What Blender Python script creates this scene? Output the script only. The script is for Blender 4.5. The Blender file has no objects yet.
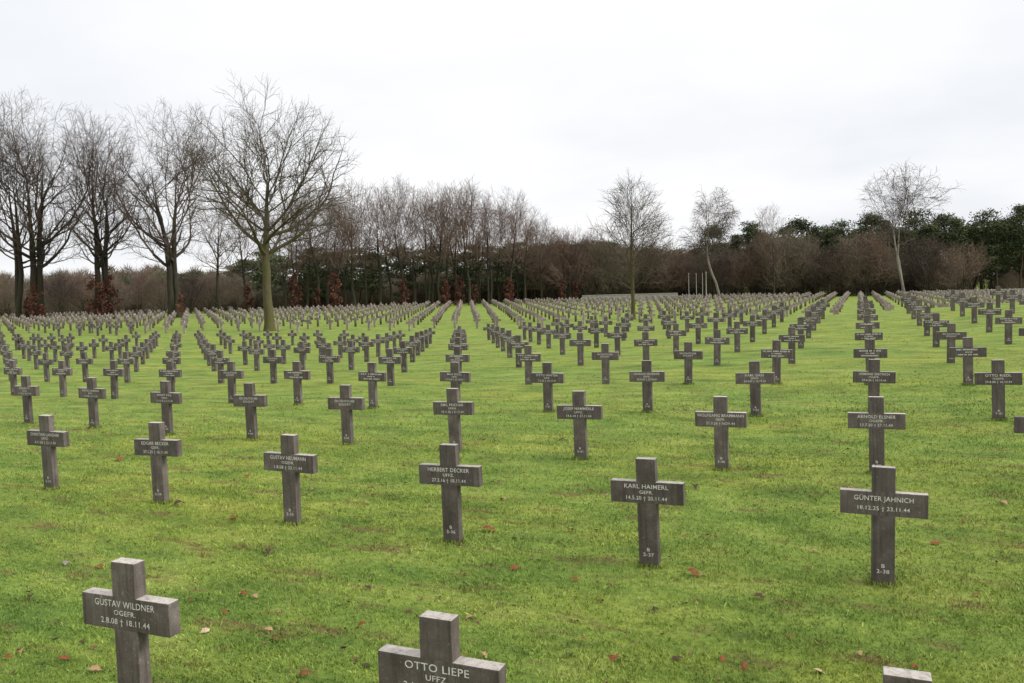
import bpy, bmesh, math, random
import numpy as np
from mathutils import Vector, Matrix
R = math.radians
C = bpy.context.scene.collection
rnd = random.Random(7)

# ------------------------------------------------------------------ helpers
def mesh_np(name, V, F, mat=None, smooth=False, fcol=None):
    """mesh from numpy arrays: V (n,3), F (m,k) faces with k corners each (or list of such arrays)"""
    Fs = F if isinstance(F, list) else [F]
    Fs = [f for f in Fs if len(f)]
    me = bpy.data.meshes.new(name)
    V = np.asarray(V, np.float32)
    me.vertices.add(len(V)); me.vertices.foreach_set('co', V.ravel())
    nl = sum(f.size for f in Fs); nf = sum(len(f) for f in Fs)
    me.loops.add(nl); me.polygons.add(nf)
    me.loops.foreach_set('vertex_index', np.concatenate([f.ravel() for f in Fs]).astype(np.int32))
    st = np.concatenate([np.full(len(f), f.shape[1], np.int32) for f in Fs])
    me.polygons.foreach_set('loop_start', np.concatenate([[0], np.cumsum(st)[:-1]]).astype(np.int32))
    me.update(calc_edges=True); me.validate()
    if smooth: me.polygons.foreach_set('use_smooth', np.ones(nf, bool))
    if fcol is not None:
        a = me.attributes.new('tone', 'FLOAT', 'POINT'); a.data.foreach_set('value', np.asarray(fcol, np.float32))
    if mat: me.materials.append(mat)
    return me
def link(name, me, parent=None, loc=(0, 0, 0)):
    o = bpy.data.objects.new(name, me); C.objects.link(o); o.location = loc
    if parent: o.parent = parent
    return o
def tag(o, label=None, cat=None, group=None, kind=None):
    if label: o['label'] = label
    if cat: o['category'] = cat
    if group: o['group'] = group
    if kind: o['kind'] = kind
    return o
def bm_mesh(name, bm, mat=None):
    me = bpy.data.meshes.new(name); bm.to_mesh(me); bm.free()
    if mat: me.materials.append(mat)
    return me

# ------------------------------------------------------------------ materials
def newmat(name):
    m = bpy.data.materials.new(name); m.use_nodes = True
    nt = m.node_tree; b = nt.nodes['Principled BSDF']
    return m, nt, b
def N(nt, t, **kw):
    n = nt.nodes.new(t)
    for k, v in kw.items():
        if k.startswith('i_'):
            n.inputs[k[2:].replace('_', ' ')].default_value = v
        else: setattr(n, k, v)
    return n
def ramp(nt, src, stops, interp='LINEAR'):
    r = nt.nodes.new('ShaderNodeValToRGB'); r.color_ramp.interpolation = interp
    el = r.color_ramp.elements
    while len(el) < len(stops): el.new(0.5)
    for e, (p, c) in zip(el, stops):
        e.position = p; e.color = (*c, 1) if len(c) == 3 else c
    nt.links.new(src, r.inputs[0]); return r.outputs[0]
def mix(nt, fac, a, b, mode='MIX'):
    m = nt.nodes.new('ShaderNodeMix'); m.data_type = 'RGBA'; m.blend_type = mode
    for sock, v in ((m.inputs[0], fac), (m.inputs[6], a), (m.inputs[7], b)):
        if hasattr(v, 'links'): nt.links.new(v, sock)
        elif isinstance(v, (int, float)): sock.default_value = v
        else: sock.default_value = (*v, 1)
    return m.outputs[2]
def noise(nt, vec, scale, detail=4, rough=.55, w=None):
    n = nt.nodes.new('ShaderNodeTexNoise'); n.inputs['Scale'].default_value = scale
    n.inputs['Detail'].default_value = detail; n.inputs['Roughness'].default_value = rough
    if vec is not None: nt.links.new(vec, n.inputs['Vector'])
    return n.outputs['Fac']
def mapping(nt, vec, sc=(1, 1, 1), rot=(0, 0, 0), loc=(0, 0, 0)):
    m = nt.nodes.new('ShaderNodeMapping'); m.inputs['Scale'].default_value = sc
    m.inputs['Rotation'].default_value = rot; m.inputs['Location'].default_value = loc
    nt.links.new(vec, m.inputs['Vector']); return m.outputs[0]
def bump(nt, b, h, strength=.3, dist=.01):
    n = nt.nodes.new('ShaderNodeBump'); n.inputs['Strength'].default_value = strength
    n.inputs['Distance'].default_value = dist
    nt.links.new(h, n.inputs['Height']); nt.links.new(n.outputs[0], b.inputs['Normal'])

def grass_colour(nt, pos, lift=1.0):
    """lawn colour by place: moss, blades, brown thatch, faint mowing streaks along the rows"""
    k = lift
    big = noise(nt, mapping(nt, pos, (.16, .32, .3)), 1, 3)
    mid = noise(nt, mapping(nt, pos, (.9, 1.9, 1.5)), 1, 5, .62)
    fin = noise(nt, pos, 14, 5, .7)
    c = ramp(nt, mid, [(.28, (.087*k, .140*k, .025*k)), (.43, (.143*k, .208*k, .037*k)), (.57, (.202*k, .262*k, .049*k)), (.74, (.278*k, .312*k, .078*k))])
    c2 = ramp(nt, big, [(.32, (.86, .97, .95)), (.5, (1, 1, 1)), (.64, (1.13, 1.05, .95))])
    c = mix(nt, 1, c, c2, 'MULTIPLY')
    th = noise(nt, mapping(nt, pos, (1.1, 3.4, 2), loc=(7, 3, 0)), 1, 6, .72)
    thr = ramp(nt, th, [(.55, (0, 0, 0)), (.64, (.75, .75, .75))])
    c = mix(nt, thr, c, (.16*k, .11*k, .048*k))
    sp = ramp(nt, fin, [(.3, (.5, .54, .5)), (.5, (1, 1, 1)), (.75, (1.4, 1.34, 1.3))])
    return mix(nt, .85, c, mix(nt, 1, c, sp, 'MULTIPLY')), fin, mid
def make_grass(name, lift, blades=False):
    m, nt, b = newmat(name)
    g = nt.nodes.new('ShaderNodeNewGeometry').outputs['Position']
    c, fin, mid = grass_colour(nt, g, lift)
    if blades:
        a = N(nt, 'ShaderNodeAttribute', attribute_name='tone')
        c = mix(nt, 1, c, ramp(nt, a.outputs['Fac'], [(0, (.62, .68, .55)), (.5, (1, 1, 1)), (.9, (1.35, 1.25, 1.1)), (1, (1.9, 1.45, 1.6))]), 'MULTIPLY')
        b.inputs['Roughness'].default_value = .6
        b.inputs['Specular IOR Level'].default_value = .25
    else:
        h = noise(nt, g, 42, 4, .75)
        ad = N(nt, 'ShaderNodeMath', operation='MULTIPLY_ADD'); nt.links.new(mid, ad.inputs[0]); ad.inputs[1].default_value = 2.2; nt.links.new(h, ad.inputs[2])
        bump(nt, b, ad.outputs[0], .9, .035)
        b.inputs['Roughness'].default_value = .85
        b.inputs['Specular IOR Level'].default_value = .12
    nt.links.new(c, b.inputs['Base Color'])
    return m
M_GROUND = make_grass('lawn_ground', .97)
M_BLADE = make_grass('lawn_blades', 1.12, True)

def make_stone(name='weathered_dark_stone', k=1.):
    m, nt, b = newmat(name)
    tc = nt.nodes.new('ShaderNodeTexCoord').outputs['Object']
    oi = nt.nodes.new('ShaderNodeObjectInfo')
    add = N(nt, 'ShaderNodeVectorMath', operation='MULTIPLY_ADD')
    cx = nt.nodes.new('ShaderNodeCombineXYZ')
    nt.links.new(oi.outputs['Random'], cx.inputs[0]); nt.links.new(oi.outputs['Random'], cx.inputs[1])
    nt.links.new(cx.outputs[0], add.inputs[0]); add.inputs[1].default_value = (37, 53, 0); nt.links.new(tc, add.inputs[2])
    v = add.outputs[0]
    n1 = noise(nt, v, 5, 6, .65); n2 = noise(nt, v, 160, 3, .8); n3 = noise(nt, mapping(nt, v, (14, 14, 1.6)), 1, 5, .7)
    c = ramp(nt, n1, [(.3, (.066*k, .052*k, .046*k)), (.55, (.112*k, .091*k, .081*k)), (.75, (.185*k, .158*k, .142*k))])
    c = mix(nt, ramp(nt, n3, [(.52, (0, 0, 0)), (.72, (.42, .42, .42))]), c, (.17, .155, .135))
    c = mix(nt, 1, c, ramp(nt, n2, [(.3, (.72, .72, .72)), (.5, (1, 1, 1)), (.72, (1.35, 1.33, 1.3))]), 'MULTIPLY')
    # pale lichen and dust that has settled on the upward faces
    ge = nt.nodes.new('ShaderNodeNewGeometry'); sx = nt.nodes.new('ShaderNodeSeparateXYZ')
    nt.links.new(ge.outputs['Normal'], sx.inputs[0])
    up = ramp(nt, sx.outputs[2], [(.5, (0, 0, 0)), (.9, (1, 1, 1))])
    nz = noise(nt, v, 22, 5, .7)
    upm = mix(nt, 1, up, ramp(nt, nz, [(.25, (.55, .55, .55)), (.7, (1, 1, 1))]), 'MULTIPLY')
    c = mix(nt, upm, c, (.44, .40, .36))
    li = ramp(nt, noise(nt, v, 38, 3, .7), [(.62, (0, 0, 0)), (.70, (.6, .6, .6))])
    c = mix(nt, li, c, (.24, .24, .205))
    st = ramp(nt, noise(nt, mapping(nt, v, (30, 30, 1.1), loc=(3, 1, 5)), 1, 4, .6), [(.5, (1, 1, 1)), (.66, (.62, .6, .58))])
    c = mix(nt, 1, c, st, 'MULTIPLY')
    # a green tide of algae low on the post
    s2 = nt.nodes.new('ShaderNodeSeparateXYZ'); nt.links.new(tc, s2.inputs[0])
    lo = ramp(nt, s2.outputs[2], [(.0, (.45, .45, .45)), (.09, (0, 0, 0))])
    c = mix(nt, lo, c, (.08, .085, .04))
    # each stone a little different
    hs = nt.nodes.new('ShaderNodeHueSaturation'); nt.links.new(c, hs.inputs['Color'])
    mr = N(nt, 'ShaderNodeMapRange'); nt.links.new(oi.outputs['Random'], mr.inputs[0]); mr.inputs[3].default_value = .84; mr.inputs[4].default_value = 1.2
    nt.links.new(mr.outputs[0], hs.inputs['Value'])
    nt.links.new(hs.outputs[0], b.inputs['Base Color'])
    b.inputs['Roughness'].default_value = .62; b.inputs['Specular IOR Level'].default_value = .42
    bump(nt, b, n2, .5, .005)
    return m
M_STONE = make_stone(k=.93)
M_STONE_FAR = make_stone('haze_pale_stone', 2.6)  # paler rear stone: distance haze and lit sides put into the colour, besides lichen
def plain(name, col, rough=.8, spec=.2, var=.25, scale=6):
    m, nt, b = newmat(name)
    tc = nt.nodes.new('ShaderNodeTexCoord').outputs['Object']
    n = noise(nt, tc, scale, 5, .65)
    lo = tuple(x*(1-var) for x in col); hi = tuple(x*(1+var) for x in col)
    nt.links.new(ramp(nt, n, [(.3, lo), (.7, hi)]), b.inputs['Base Color'])
    b.inputs['Roughness'].default_value = rough; b.inputs['Specular IOR Level'].default_value = spec
    return m
M_PAINT = plain('worn_white_lettering', (.62, .60, .56), .8, .15, .35, 45)
def foliage(name, dark, mid_, light, rough=.75):
    m, nt, b = newmat(name)
    a = N(nt, 'ShaderNodeAttribute', attribute_name='tone')
    oi = nt.nodes.new('ShaderNodeObjectInfo')
    c = ramp(nt, a.outputs['Fac'], [(0, dark), (.5, mid_), (1, light)])
    hs = nt.nodes.new('ShaderNodeHueSaturation'); nt.links.new(c, hs.inputs['Color'])
    mr = N(nt, 'ShaderNodeMapRange'); nt.links.new(oi.outputs['Random'], mr.inputs[0]); mr.inputs[3].default_value = .8; mr.inputs[4].default_value = 1.2
    nt.links.new(mr.outputs[0], hs.inputs['Value']); nt.links.new(hs.outputs[0], b.inputs['Base Color'])
    b.inputs['Roughness'].default_value = rough; b.inputs['Specular IOR Level'].default_value = .15
    return m
def bark(name, col, algae, amount=.6, z1=9.):
    m, nt, b = newmat(name)
    tc = nt.nodes.new('ShaderNodeTexCoord').outputs['Object']
    n = noise(nt, mapping(nt, tc, (5, 5, 1.1)), 1, 6, .7)
    c = ramp(nt, n, [(.3, tuple(x*.6 for x in col)), (.7, tuple(x*1.35 for x in col))])
    s = nt.nodes.new('ShaderNodeSeparateXYZ'); nt.links.new(tc, s.inputs[0])
    mr = N(nt, 'ShaderNodeMapRange'); nt.links.new(s.outputs[2], mr.inputs[0]); mr.inputs[1].default_value = 0; mr.inputs[2].default_value = z1
    mr.inputs[3].default_value = amount; mr.inputs[4].default_value = 0
    an = noise(nt, mapping(nt, tc, (1.2, 1.2, .4)), 1, 4)
    mu = N(nt, 'ShaderNodeMath', operation='MULTIPLY'); nt.links.new(mr.outputs[0], mu.inputs[0])
    nt.links.new(ramp(nt, an, [(.3, (.3, .3, .3)), (.6, (1, 1, 1))]), mu.inputs[1])
    nt.links.new(mix(nt, mu.outputs[0], c, algae), b.inputs['Base Color'])
    b.inputs['Roughness'].default_value = .9; b.inputs['Specular IOR Level'].default_value = .1
    bump(nt, b, n, .6, .05)
    return m
M_BEECH = bark('beech_bark', (.036, .03, .026), (.055, .058, .024), .7, 8)
M_OAK = bark('oak_bark', (.075, .062, .042), (.10, .10, .03), .75, 13)
M_TWIG = plain('bare_twigs', (.088, .066, .056), .9, .1, .2, 1)
M_TWIG_AV = plain('avenue_beech_twigs', (.125, .086, .067), .9, .1, .2, 1)
M_TWIG_OAK = plain('oak_twigs', (.085, .07, .05), .9, .1, .2, 1)
M_TWIG_RED = plain('reddish_twigs', (.17, .118, .092), .9, .1, .2, 1)
M_TWIG_BRN = plain('brown_thicket_twigs', (.165, .13, .097), .9, .1, .25, 1)
M_BIRCH = bark('birch_bark', (.20, .18, .155), (.07, .055, .045), .4, 4)
M_PINEBARK = bark('pine_bark', (.07, .047, .035), (.05, .05, .03), .2, 5)
M_PINE = foliage('pine_needles', (.024, .034, .016), (.056, .072, .032), (.115, .13, .058))
M_RUST = foliage('withered_beech_leaves', (.045, .017, .013), (.095, .036, .026), (.17, .075, .046))
M_POLE = plain('white_flagpole_paint', (.34, .325, .30), .5, .3, .12, 2)
M_WALL = plain('pale_wall_stone', (.32, .31, .28), .9, .1, .15, 1.5)
M_PATH = plain('pale_gravel', (.34, .33, .25), .95, .1, .12, 2)

# ------------------------------------------------------------------ camera
CAM_H, PIT, ROL, YAW, FPX = 2.4676, 0.060937, -0.028861, 0.40009, 822.
def cam_axes():
    right = Vector((math.cos(YAW), math.sin(YAW), 0)); fh = Vector((-math.sin(YAW), math.cos(YAW), 0)); up = Vector((0, 0, 1))
    fwd = fh*math.cos(PIT)-up*math.sin(PIT); u1 = fh*math.sin(PIT)+up*math.cos(PIT)
    r2 = right*math.cos(ROL)+u1*math.sin(ROL); u2 = -right*math.sin(ROL)+u1*math.cos(ROL)
    return r2, u2, fwd
CR, CU, CF = cam_axes()
cam = bpy.data.cameras.new('camera'); co = bpy.data.objects.new('camera', cam); C.objects.link(co)
mw = Matrix((( CR.x, CU.x, -CF.x, 0), (CR.y, CU.y, -CF.y, 0), (CR.z, CU.z, -CF.z, CAM_H), (0, 0, 0, 1)))
co.matrix_world = mw
cam.sensor_width = 36; cam.lens = 36*FPX/1024; cam.clip_end = 9000; cam.clip_start = .05
bpy.context.scene.camera = co
def pix(X, Y, Z):
    v = Vector((X, Y, Z-CAM_H)); d = v.dot(CF)
    return 512+FPX*v.dot(CR)/d, 341.5-FPX*v.dot(CU)/d, d
S, Cc = math.sin(YAW), math.cos(YAW)
def spot(bear, dist):
    """world XY at a bearing (tangent to the right of the view axis) and a distance along it"""
    x = bear*dist
    return Cc*x-S*dist, S*x+Cc*dist

# ------------------------------------------------------------------ terrain height
KY = np.array([0., 4, 9, 16, 24, 34, 48])
KA = np.array([-0.2072, -0.1594, -0.0901, 0.1024, 0.312, 0.5215, 0.7847])
KB = np.array([-0.03154, -0.02037, -0.00672, 0.00935, 0.02216, 0.04239, 0.06025])
BU = (np.array([-500, 0, 180, 460, 640, 860, 1024, 1500])-512)/FPX
R2 = np.array([2.3, 2.4, 2.55, 3.05, 3.0, 2.84, 2.85, 2.9])     # depth of the ground below the eye where the rear plot starts
RE = np.array([2.2, 2.3, 2.25, 2.1, 2.2, 2.62, 2.95, 3.1])       # ... and at its far side
DE = np.array([125., 125, 120, 140, 140, 138, 138, 140])
YF = np.array([46., 48, 49.5, 59, 63, 66, 66, 66])               # where the rear plot starts
def sstep(x, a, b):
    t = np.clip((x-a)/(b-a), 0, 1); return t*t*(3-2*t)
def front_y(X, Y):
    d = -S*X+Cc*Y; x = Cc*X+S*Y
    return np.interp(np.clip(x/np.maximum(d, 5), -1.2, 1.2), BU, YF)
def hgt(X, Y):
    X = np.asarray(X, float); Y = np.asarray(Y, float)
    near = np.interp(Y, KY, KA)+np.interp(Y, KY, KB)*np.clip(X, -26, 26)+.014*np.clip(-26-X, 0, 24)*sstep(Y, 20, 34)
    d = -S*X+Cc*Y; x = Cc*X+S*Y
    b = np.clip(x/np.maximum(d, 5), -1.2, 1.2)
    yf = np.interp(b, BU, YF)
    d2 = yf/np.maximum(Cc+S*b, .35)
    t = np.clip((d-d2)/(np.interp(b, BU, DE)-d2), 0, 1)
    t = t*(1.6-.6*t)
    far = CAM_H-(np.interp(b, BU, R2)*(1-t)+np.interp(b, BU, RE)*t)
    w = sstep(Y, yf-np.interp(b, BU, [9, 9, 9, 13, 17, 20, 20, 20]), yf-1)
    z = near*(1-w)+far*w
    r = np.hypot(X, Y); wf = np.maximum(sstep(r, 220, 420), np.where(Y < 40, sstep(r, 90, 160), 0))
    return z*(1-wf)+(-.3)*wf
def hz(x, y): return float(hgt(x, y))
GRID={(0,-1):(0.18,3.67),(1,-1):(-1.92,3.51),(2,-1):(-4.00,3.51),(3,-1):(-6.04,3.68),(0,0):(0.18,7.48),(1,0):(-1.77,7.29),(2,0):(-3.79,7.29),(3,0):(-5.81,7.33),(4,0):(-7.93,7.51),(5,0):(-9.94,7.58),(6,0):(-11.90,7.70),(-1,1):(2.07,11.51),(0,1):(0.21,11.42),(1,1):(-1.71,11.21),(2,1):(-3.74,11.32),(3,1):(-5.78,11.31),(4,1):(-7.86,11.44),(5,1):(-9.79,11.36),(6,1):(-11.78,11.40),(7,1):(-13.85,11.56),(8,1):(-15.91,11.71),(9,1):(-17.99,11.89),(-1,2):(2.12,15.48),(0,2):(0.23,15.46),(1,2):(-1.72,15.34),(2,2):(-3.74,15.46),(3,2):(-5.72,15.30),(4,2):(-7.75,15.22),(5,2):(-9.73,15.17),(6,2):(-11.81,15.29),(7,2):(-13.82,15.40),(8,2):(-15.98,15.63),(9,2):(-17.96,15.66),(10,2):(-20.10,15.86),(11,2):(-22.21,15.96),(12,2):(-23.82,15.93),(-2,3):(3.96,19.66),(-1,3):(2.10,19.40),(0,3):(0.23,19.48),(1,3):(-1.73,19.47),(2,3):(-3.73,19.51),(3,3):(-5.75,19.47),(4,3):(-7.78,19.43),(5,3):(-9.74,19.32),(6,3):(-11.61,19.01),(7,3):(-13.81,19.36),(8,3):(-15.83,19.40),(9,3):(-17.84,19.44),(10,3):(-19.85,19.50),(11,3):(-21.85,19.58),(12,3):(-23.82,19.66),(13,3):(-25.81,19.77),(14,3):(-27.77,19.88),(15,3):(-29.75,20.03),(16,3):(-31.68,20.16),(-2,4):(3.99,23.64),(-1,4):(2.13,23.26),(0,4):(0.25,23.52),(1,4):(-1.69,23.59),(2,4):(-3.67,23.43),(3,4):(-5.68,23.41),(4,4):(-7.81,23.81),(5,4):(-9.70,23.44),(6,4):(-11.76,23.40),(7,4):(-13.28,22.59),(8,4):(-15.83,23.42),(9,4):(-17.87,23.46),(10,4):(-19.88,23.48),(11,4):(-21.90,23.54),(12,4):(-23.90,23.59),(13,4):(-25.89,23.66),(14,4):(-27.88,23.73),(15,4):(-29.86,23.83),(16,4):(-31.84,23.94),(17,4):(-33.87,24.11),(18,4):(-35.98,24.34),(19,4):(-38.18,24.63),(-3,5):(5.80,27.66),(-2,5):(4.01,27.61),(-1,5):(2.11,27.28),(0,5):(0.26,27.53),(1,5):(-1.72,27.96),(2,5):(-3.65,27.47),(3,5):(-5.64,27.42),(4,5):(-7.65,27.41),(5,5):(-9.96,28.27),(6,5):(-11.73,27.51),(7,5):(-13.73,27.36),(8,5):(-15.33,26.69),(9,5):(-17.76,27.35),(10,5):(-19.77,27.35),(11,5):(-21.78,27.37),(12,5):(-23.77,27.38),(13,5):(-25.75,27.41),(14,5):(-27.72,27.44),(15,5):(-29.68,27.50),(16,5):(-31.64,27.56),(17,5):(-33.60,27.63),(18,5):(-35.61,27.78),(19,5):(-37.67,27.96),(20,5):(-39.93,28.30),(21,5):(-45.06,30.57),(22,5):(-44.84,29.21),(-3,6):(5.83,31.64),(-2,6):(4.03,31.61),(-1,6):(2.13,31.13),(0,6):(0.27,31.53),(1,6):(-1.71,32.12),(2,6):(-3.63,31.47),(3,6):(-5.62,31.45),(4,6):(-7.62,31.43),(5,6):(-9.63,31.40),(6,6):(-11.92,32.12),(7,6):(-13.77,31.60),(8,6):(-15.68,31.32),(9,6):(-17.47,30.90),(10,6):(-19.68,31.25),(11,6):(-21.68,31.24),(12,6):(-23.63,31.18),(13,6):(-25.59,31.17),(14,6):(-27.50,31.11),(15,6):(-29.39,31.06),(16,6):(-31.23,30.99),(17,6):(-33.01,30.90),(18,6):(-34.70,30.75),(19,6):(-36.32,30.58),(20,6):(-37.78,30.32),(21,6):(-38.99,29.91),(22,6):(-39.85,29.30),(23,6):(-55.52,39.22),(24,6):(-47.30,32.17),(25,6):(-48.74,31.99),(26,6):(-41.23,26.15),(-3,7):(5.87,35.65),(-2,7):(4.05,35.62),(-1,7):(2.18,35.60),(0,7):(0.28,35.57),(1,7):(-1.70,35.92),(2,7):(-3.62,35.57),(3,7):(-5.61,35.55),(4,7):(-7.61,35.53),(5,7):(-9.63,35.52),(6,7):(-11.65,35.51),(7,7):(-13.69,35.59),(8,7):(-15.47,34.89),(9,7):(-17.74,35.46),(10,7):(-19.40,34.77),(11,7):(-21.79,35.45),(12,7):(-23.79,35.42),(13,7):(-25.79,35.41),(14,7):(-27.79,35.42),(15,7):(-29.76,35.40),(16,7):(-31.69,35.36),(17,7):(-33.64,35.36),(18,7):(-35.55,35.34),(19,7):(-37.44,35.33),(20,7):(-39.28,35.29),(21,7):(-41.11,35.26),(22,7):(-57.53,47.24),(23,7):(-57.61,45.39),(24,7):(-46.34,35.11),(25,7):(-47.99,35.03),(26,7):(-58.02,40.88),(27,7):(-58.26,39.70),(28,7):(-51.20,33.79),(29,7):(-59.10,37.84),(-4,8):(7.68,39.71),(-3,8):(5.90,39.72),(-2,8):(4.07,39.73),(-1,8):(2.20,39.73),(0,8):(0.29,39.73),(1,8):(-1.73,40.77),(2,8):(-3.62,39.71),(3,8):(-5.61,39.70),(4,8):(-7.61,39.68),(5,8):(-9.63,39.67),(6,8):(-11.65,39.65),(7,8):(-13.68,39.64),(8,8):(-15.45,38.99),(9,8):(-17.78,39.54),(10,8):(-19.79,39.60),(11,8):(-21.57,39.15),(12,8):(-23.82,39.53),(13,8):(-25.82,39.50),(14,8):(-27.82,39.48),(15,8):(-29.79,39.43),(16,8):(-31.72,39.35),(17,8):(-33.64,39.29),(18,8):(-35.51,39.19),(19,8):(-37.32,39.06),(20,8):(-39.08,38.91),(21,8):(-40.76,38.72),(22,8):(-52.90,48.05),(23,8):(-55.94,48.71),(24,8):(-59.04,49.39),(25,8):(-46.12,37.14),(26,8):(-46.93,36.45),(27,8):(-47.60,35.71),(28,8):(-48.08,34.90),(29,8):(-48.28,33.95),(30,8):(-60.99,41.62),(31,8):(-81.94,54.33),(32,8):(-64.05,41.31),(33,8):(-65.59,41.20),(-4,9):(7.74,43.81),(-3,9):(5.94,43.82),(-2,9):(4.09,43.82),(-1,9):(2.21,43.85),(0,9):(0.30,43.86),(1,9):(-1.65,43.86),(2,9):(-3.61,43.83),(3,9):(-5.61,43.87),(4,9):(-7.61,43.85),(5,9):(-9.62,43.84),(6,9):(-11.66,43.85),(7,9):(-13.69,43.84),(8,9):(-15.72,43.80),(9,9):(-17.21,42.54),(10,9):(-20.70,45.38),(11,9):(-21.83,43.72),(12,9):(-24.58,45.09),(13,9):(-25.86,43.64),(14,9):(-27.84,43.55),(15,9):(-29.80,43.47),(16,9):(-31.73,43.37),(17,9):(-33.62,43.22),(18,9):(-35.41,43.01),(19,9):(-37.14,42.75),(20,9):(-38.73,42.38),(21,9):(-40.15,41.88),(22,9):(-41.29,41.16),(23,9):(-42.22,40.32),(24,9):(-42.92,39.35),(25,9):(-52.99,46.72),(26,9):(-54.56,46.36),(27,9):(-56.19,46.08),(28,9):(-44.15,35.01),(29,9):(-64.53,49.54),(30,9):(-66.90,49.79),(31,9):(-63.08,45.58),(32,9):(-71.60,50.28),(33,9):(-66.51,45.44),(34,9):(-76.24,50.74),(35,9):(-78.57,50.99),(36,9):(-80.83,51.20)}
# ------------------------------------------------------------------ ground
def axis(a0, a1, step, lo, hi):
    v = list(np.arange(a0, a1+1e-6, step)); s = step; x = a1
    while x < hi: s *= 1.13; x += s; v.append(x)
    s = step; x = a0; pre = []
    while x > lo: s *= 1.13; x -= s; pre.append(x)
    return np.array(pre[::-1]+v)
gx = axis(-62, 30, .6, -4500, 4500); gy = axis(-4, 70, .6, -3000, 5000)
GX, GY = np.meshgrid(gx, gy)
GZ = hgt(GX, GY)
def swell(X, Y):
    return .012*np.sin(X*2.1+1.3*np.sin(Y*.9))*np.sin(Y*1.7+X*.4)+.018*np.sin((Y-6.6)*2*np.pi/4.05+.5*np.sin(X*.35))*np.clip(Y/6, 0, 1)
GZ = GZ+np.where(np.hypot(GX, GY) < 60, swell(GX, GY), 0)
nx, ny = len(gx), len(gy)
idx = np.arange(nx*ny).reshape(ny, nx)
quads = np.stack([idx[:-1, :-1], idx[:-1, 1:], idx[1:, 1:], idx[1:, :-1]], -1).reshape(-1, 4)
g = link('ground', mesh_np('ground', np.stack([GX, GY, GZ], -1).reshape(-1, 3), quads, M_GROUND, True))
tag(g, 'mossy green cemetery lawn rising gently away', None, None, 'structure')

# short blades and moss tufts over the nearer lawn: beyond counting
rs = np.random.default_rng(3)
NB = 430000
d = 2.6*(22/2.6)**(rs.random(NB)**.8); b = rs.uniform(-.72, .72, NB)
bx = Cc*(b*d)-S*d; by = S*(b*d)+Cc*d
# patchiness: sparse where the moss is worn
pn = np.sin(bx*3.1+np.sin(by*2.3)*2)*np.sin(by*2.7+np.sin(bx*1.9)*2)
keep = rs.random(NB) < (.74+.26*pn)*(1-.95*sstep(d, 11, 22))
bx, by, d = bx[keep], by[keep], d[keep]; n = len(bx)
bz = hgt(bx, by)+swell(bx, by)
ln = rs.uniform(.012, .034, n)*(1+.25*np.clip(d/14, 0, 1)); ln[rs.random(n) < .03] *= 1.7
wd = (.0017+.0004*d)*rs.uniform(.7, 1.4, n)
an = rs.uniform(0, 2*np.pi, n); le = rs.uniform(.1, 1.1, n); la = rs.uniform(0, 2*np.pi, n)
clump = np.sin(bx*9.1+2*np.sin(by*6.3))*np.sin(by*8.3+2*np.sin(bx*7.7))+.6*np.sin(bx*21+by*17)*np.sin(by*25-bx*9)
ln = ln*(1+.3*np.clip(clump, -1, 1.2))
ft = [(x_, y_) for (x_, y_) in [GRID[k_] for k_ in GRID] if math.hypot(x_, y_) < 20]
m_ = 220; nf_ = len(ft)*m_
t_ = rs.uniform(0, 4, nf_); q_ = rs.uniform(-1, 1, nf_); wx_ = np.where(t_ < 2.8, q_*.105, np.sign(q_)*(.093+rs.random(nf_)*.03)); wy_ = np.where(t_ < 2.8, np.where(t_ < 1.4, -1, 1)*(.044+rs.random(nf_)**2*.05), rs.uniform(-.06, .06, nf_))
fx_ = np.repeat([f_[0] for f_ in ft], m_)+wx_; fy_ = np.repeat([f_[1] for f_ in ft], m_)+wy_
bx = np.concatenate([bx, fx_]); by = np.concatenate([by, fy_]); bz = np.concatenate([bz, hgt(fx_, fy_)+swell(fx_, fy_)])
ln = np.concatenate([ln, rs.uniform(.025, .06, nf_)]); wd = np.concatenate([wd, .0022+.00035*(-S*fx_+Cc*fy_)]); clump = np.concatenate([clump, rs.uniform(-1, .2, nf_)])
an = np.concatenate([an, rs.uniform(0, 6.28, nf_)]); le = np.concatenate([le, rs.uniform(.05, .7, nf_)]); la = np.concatenate([la, rs.uniform(0, 6.28, nf_)])
n = len(bx)
sx_, sy_ = np.cos(an)*wd, np.sin(an)*wd
tx, ty, tz = np.cos(la)*le*ln, np.sin(la)*le*ln, ln*np.cos(le*.8)
V = np.empty((n, 4, 3))
V[:, 0] = np.stack([bx-sx_, by-sy_, bz-.004], -1); V[:, 1] = np.stack([bx+sx_, by+sy_, bz-.004], -1)
V[:, 2] = np.stack([bx+sx_*.55+tx*.45, by+sy_*.55+ty*.45, bz+tz*.62], -1)
V[:, 3] = np.stack([bx+tx, by+ty, bz+tz], -1)
base = np.arange(n)[:, None]*4
F = np.concatenate([base+np.array([[0, 1, 2]]), base+np.array([[0, 2, 3]])])
tone = np.clip(rs.normal(.5, .13, n)+.07*clump, 0, .95); tone[rs.random(n) < .008] = 1
go = link('grass', mesh_np('grass', V.reshape(-1, 3), F, M_BLADE, False, np.repeat(tone, 4)))
tag(go, 'short mossy grass of the lawn', None, None, 'stuff')

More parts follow.
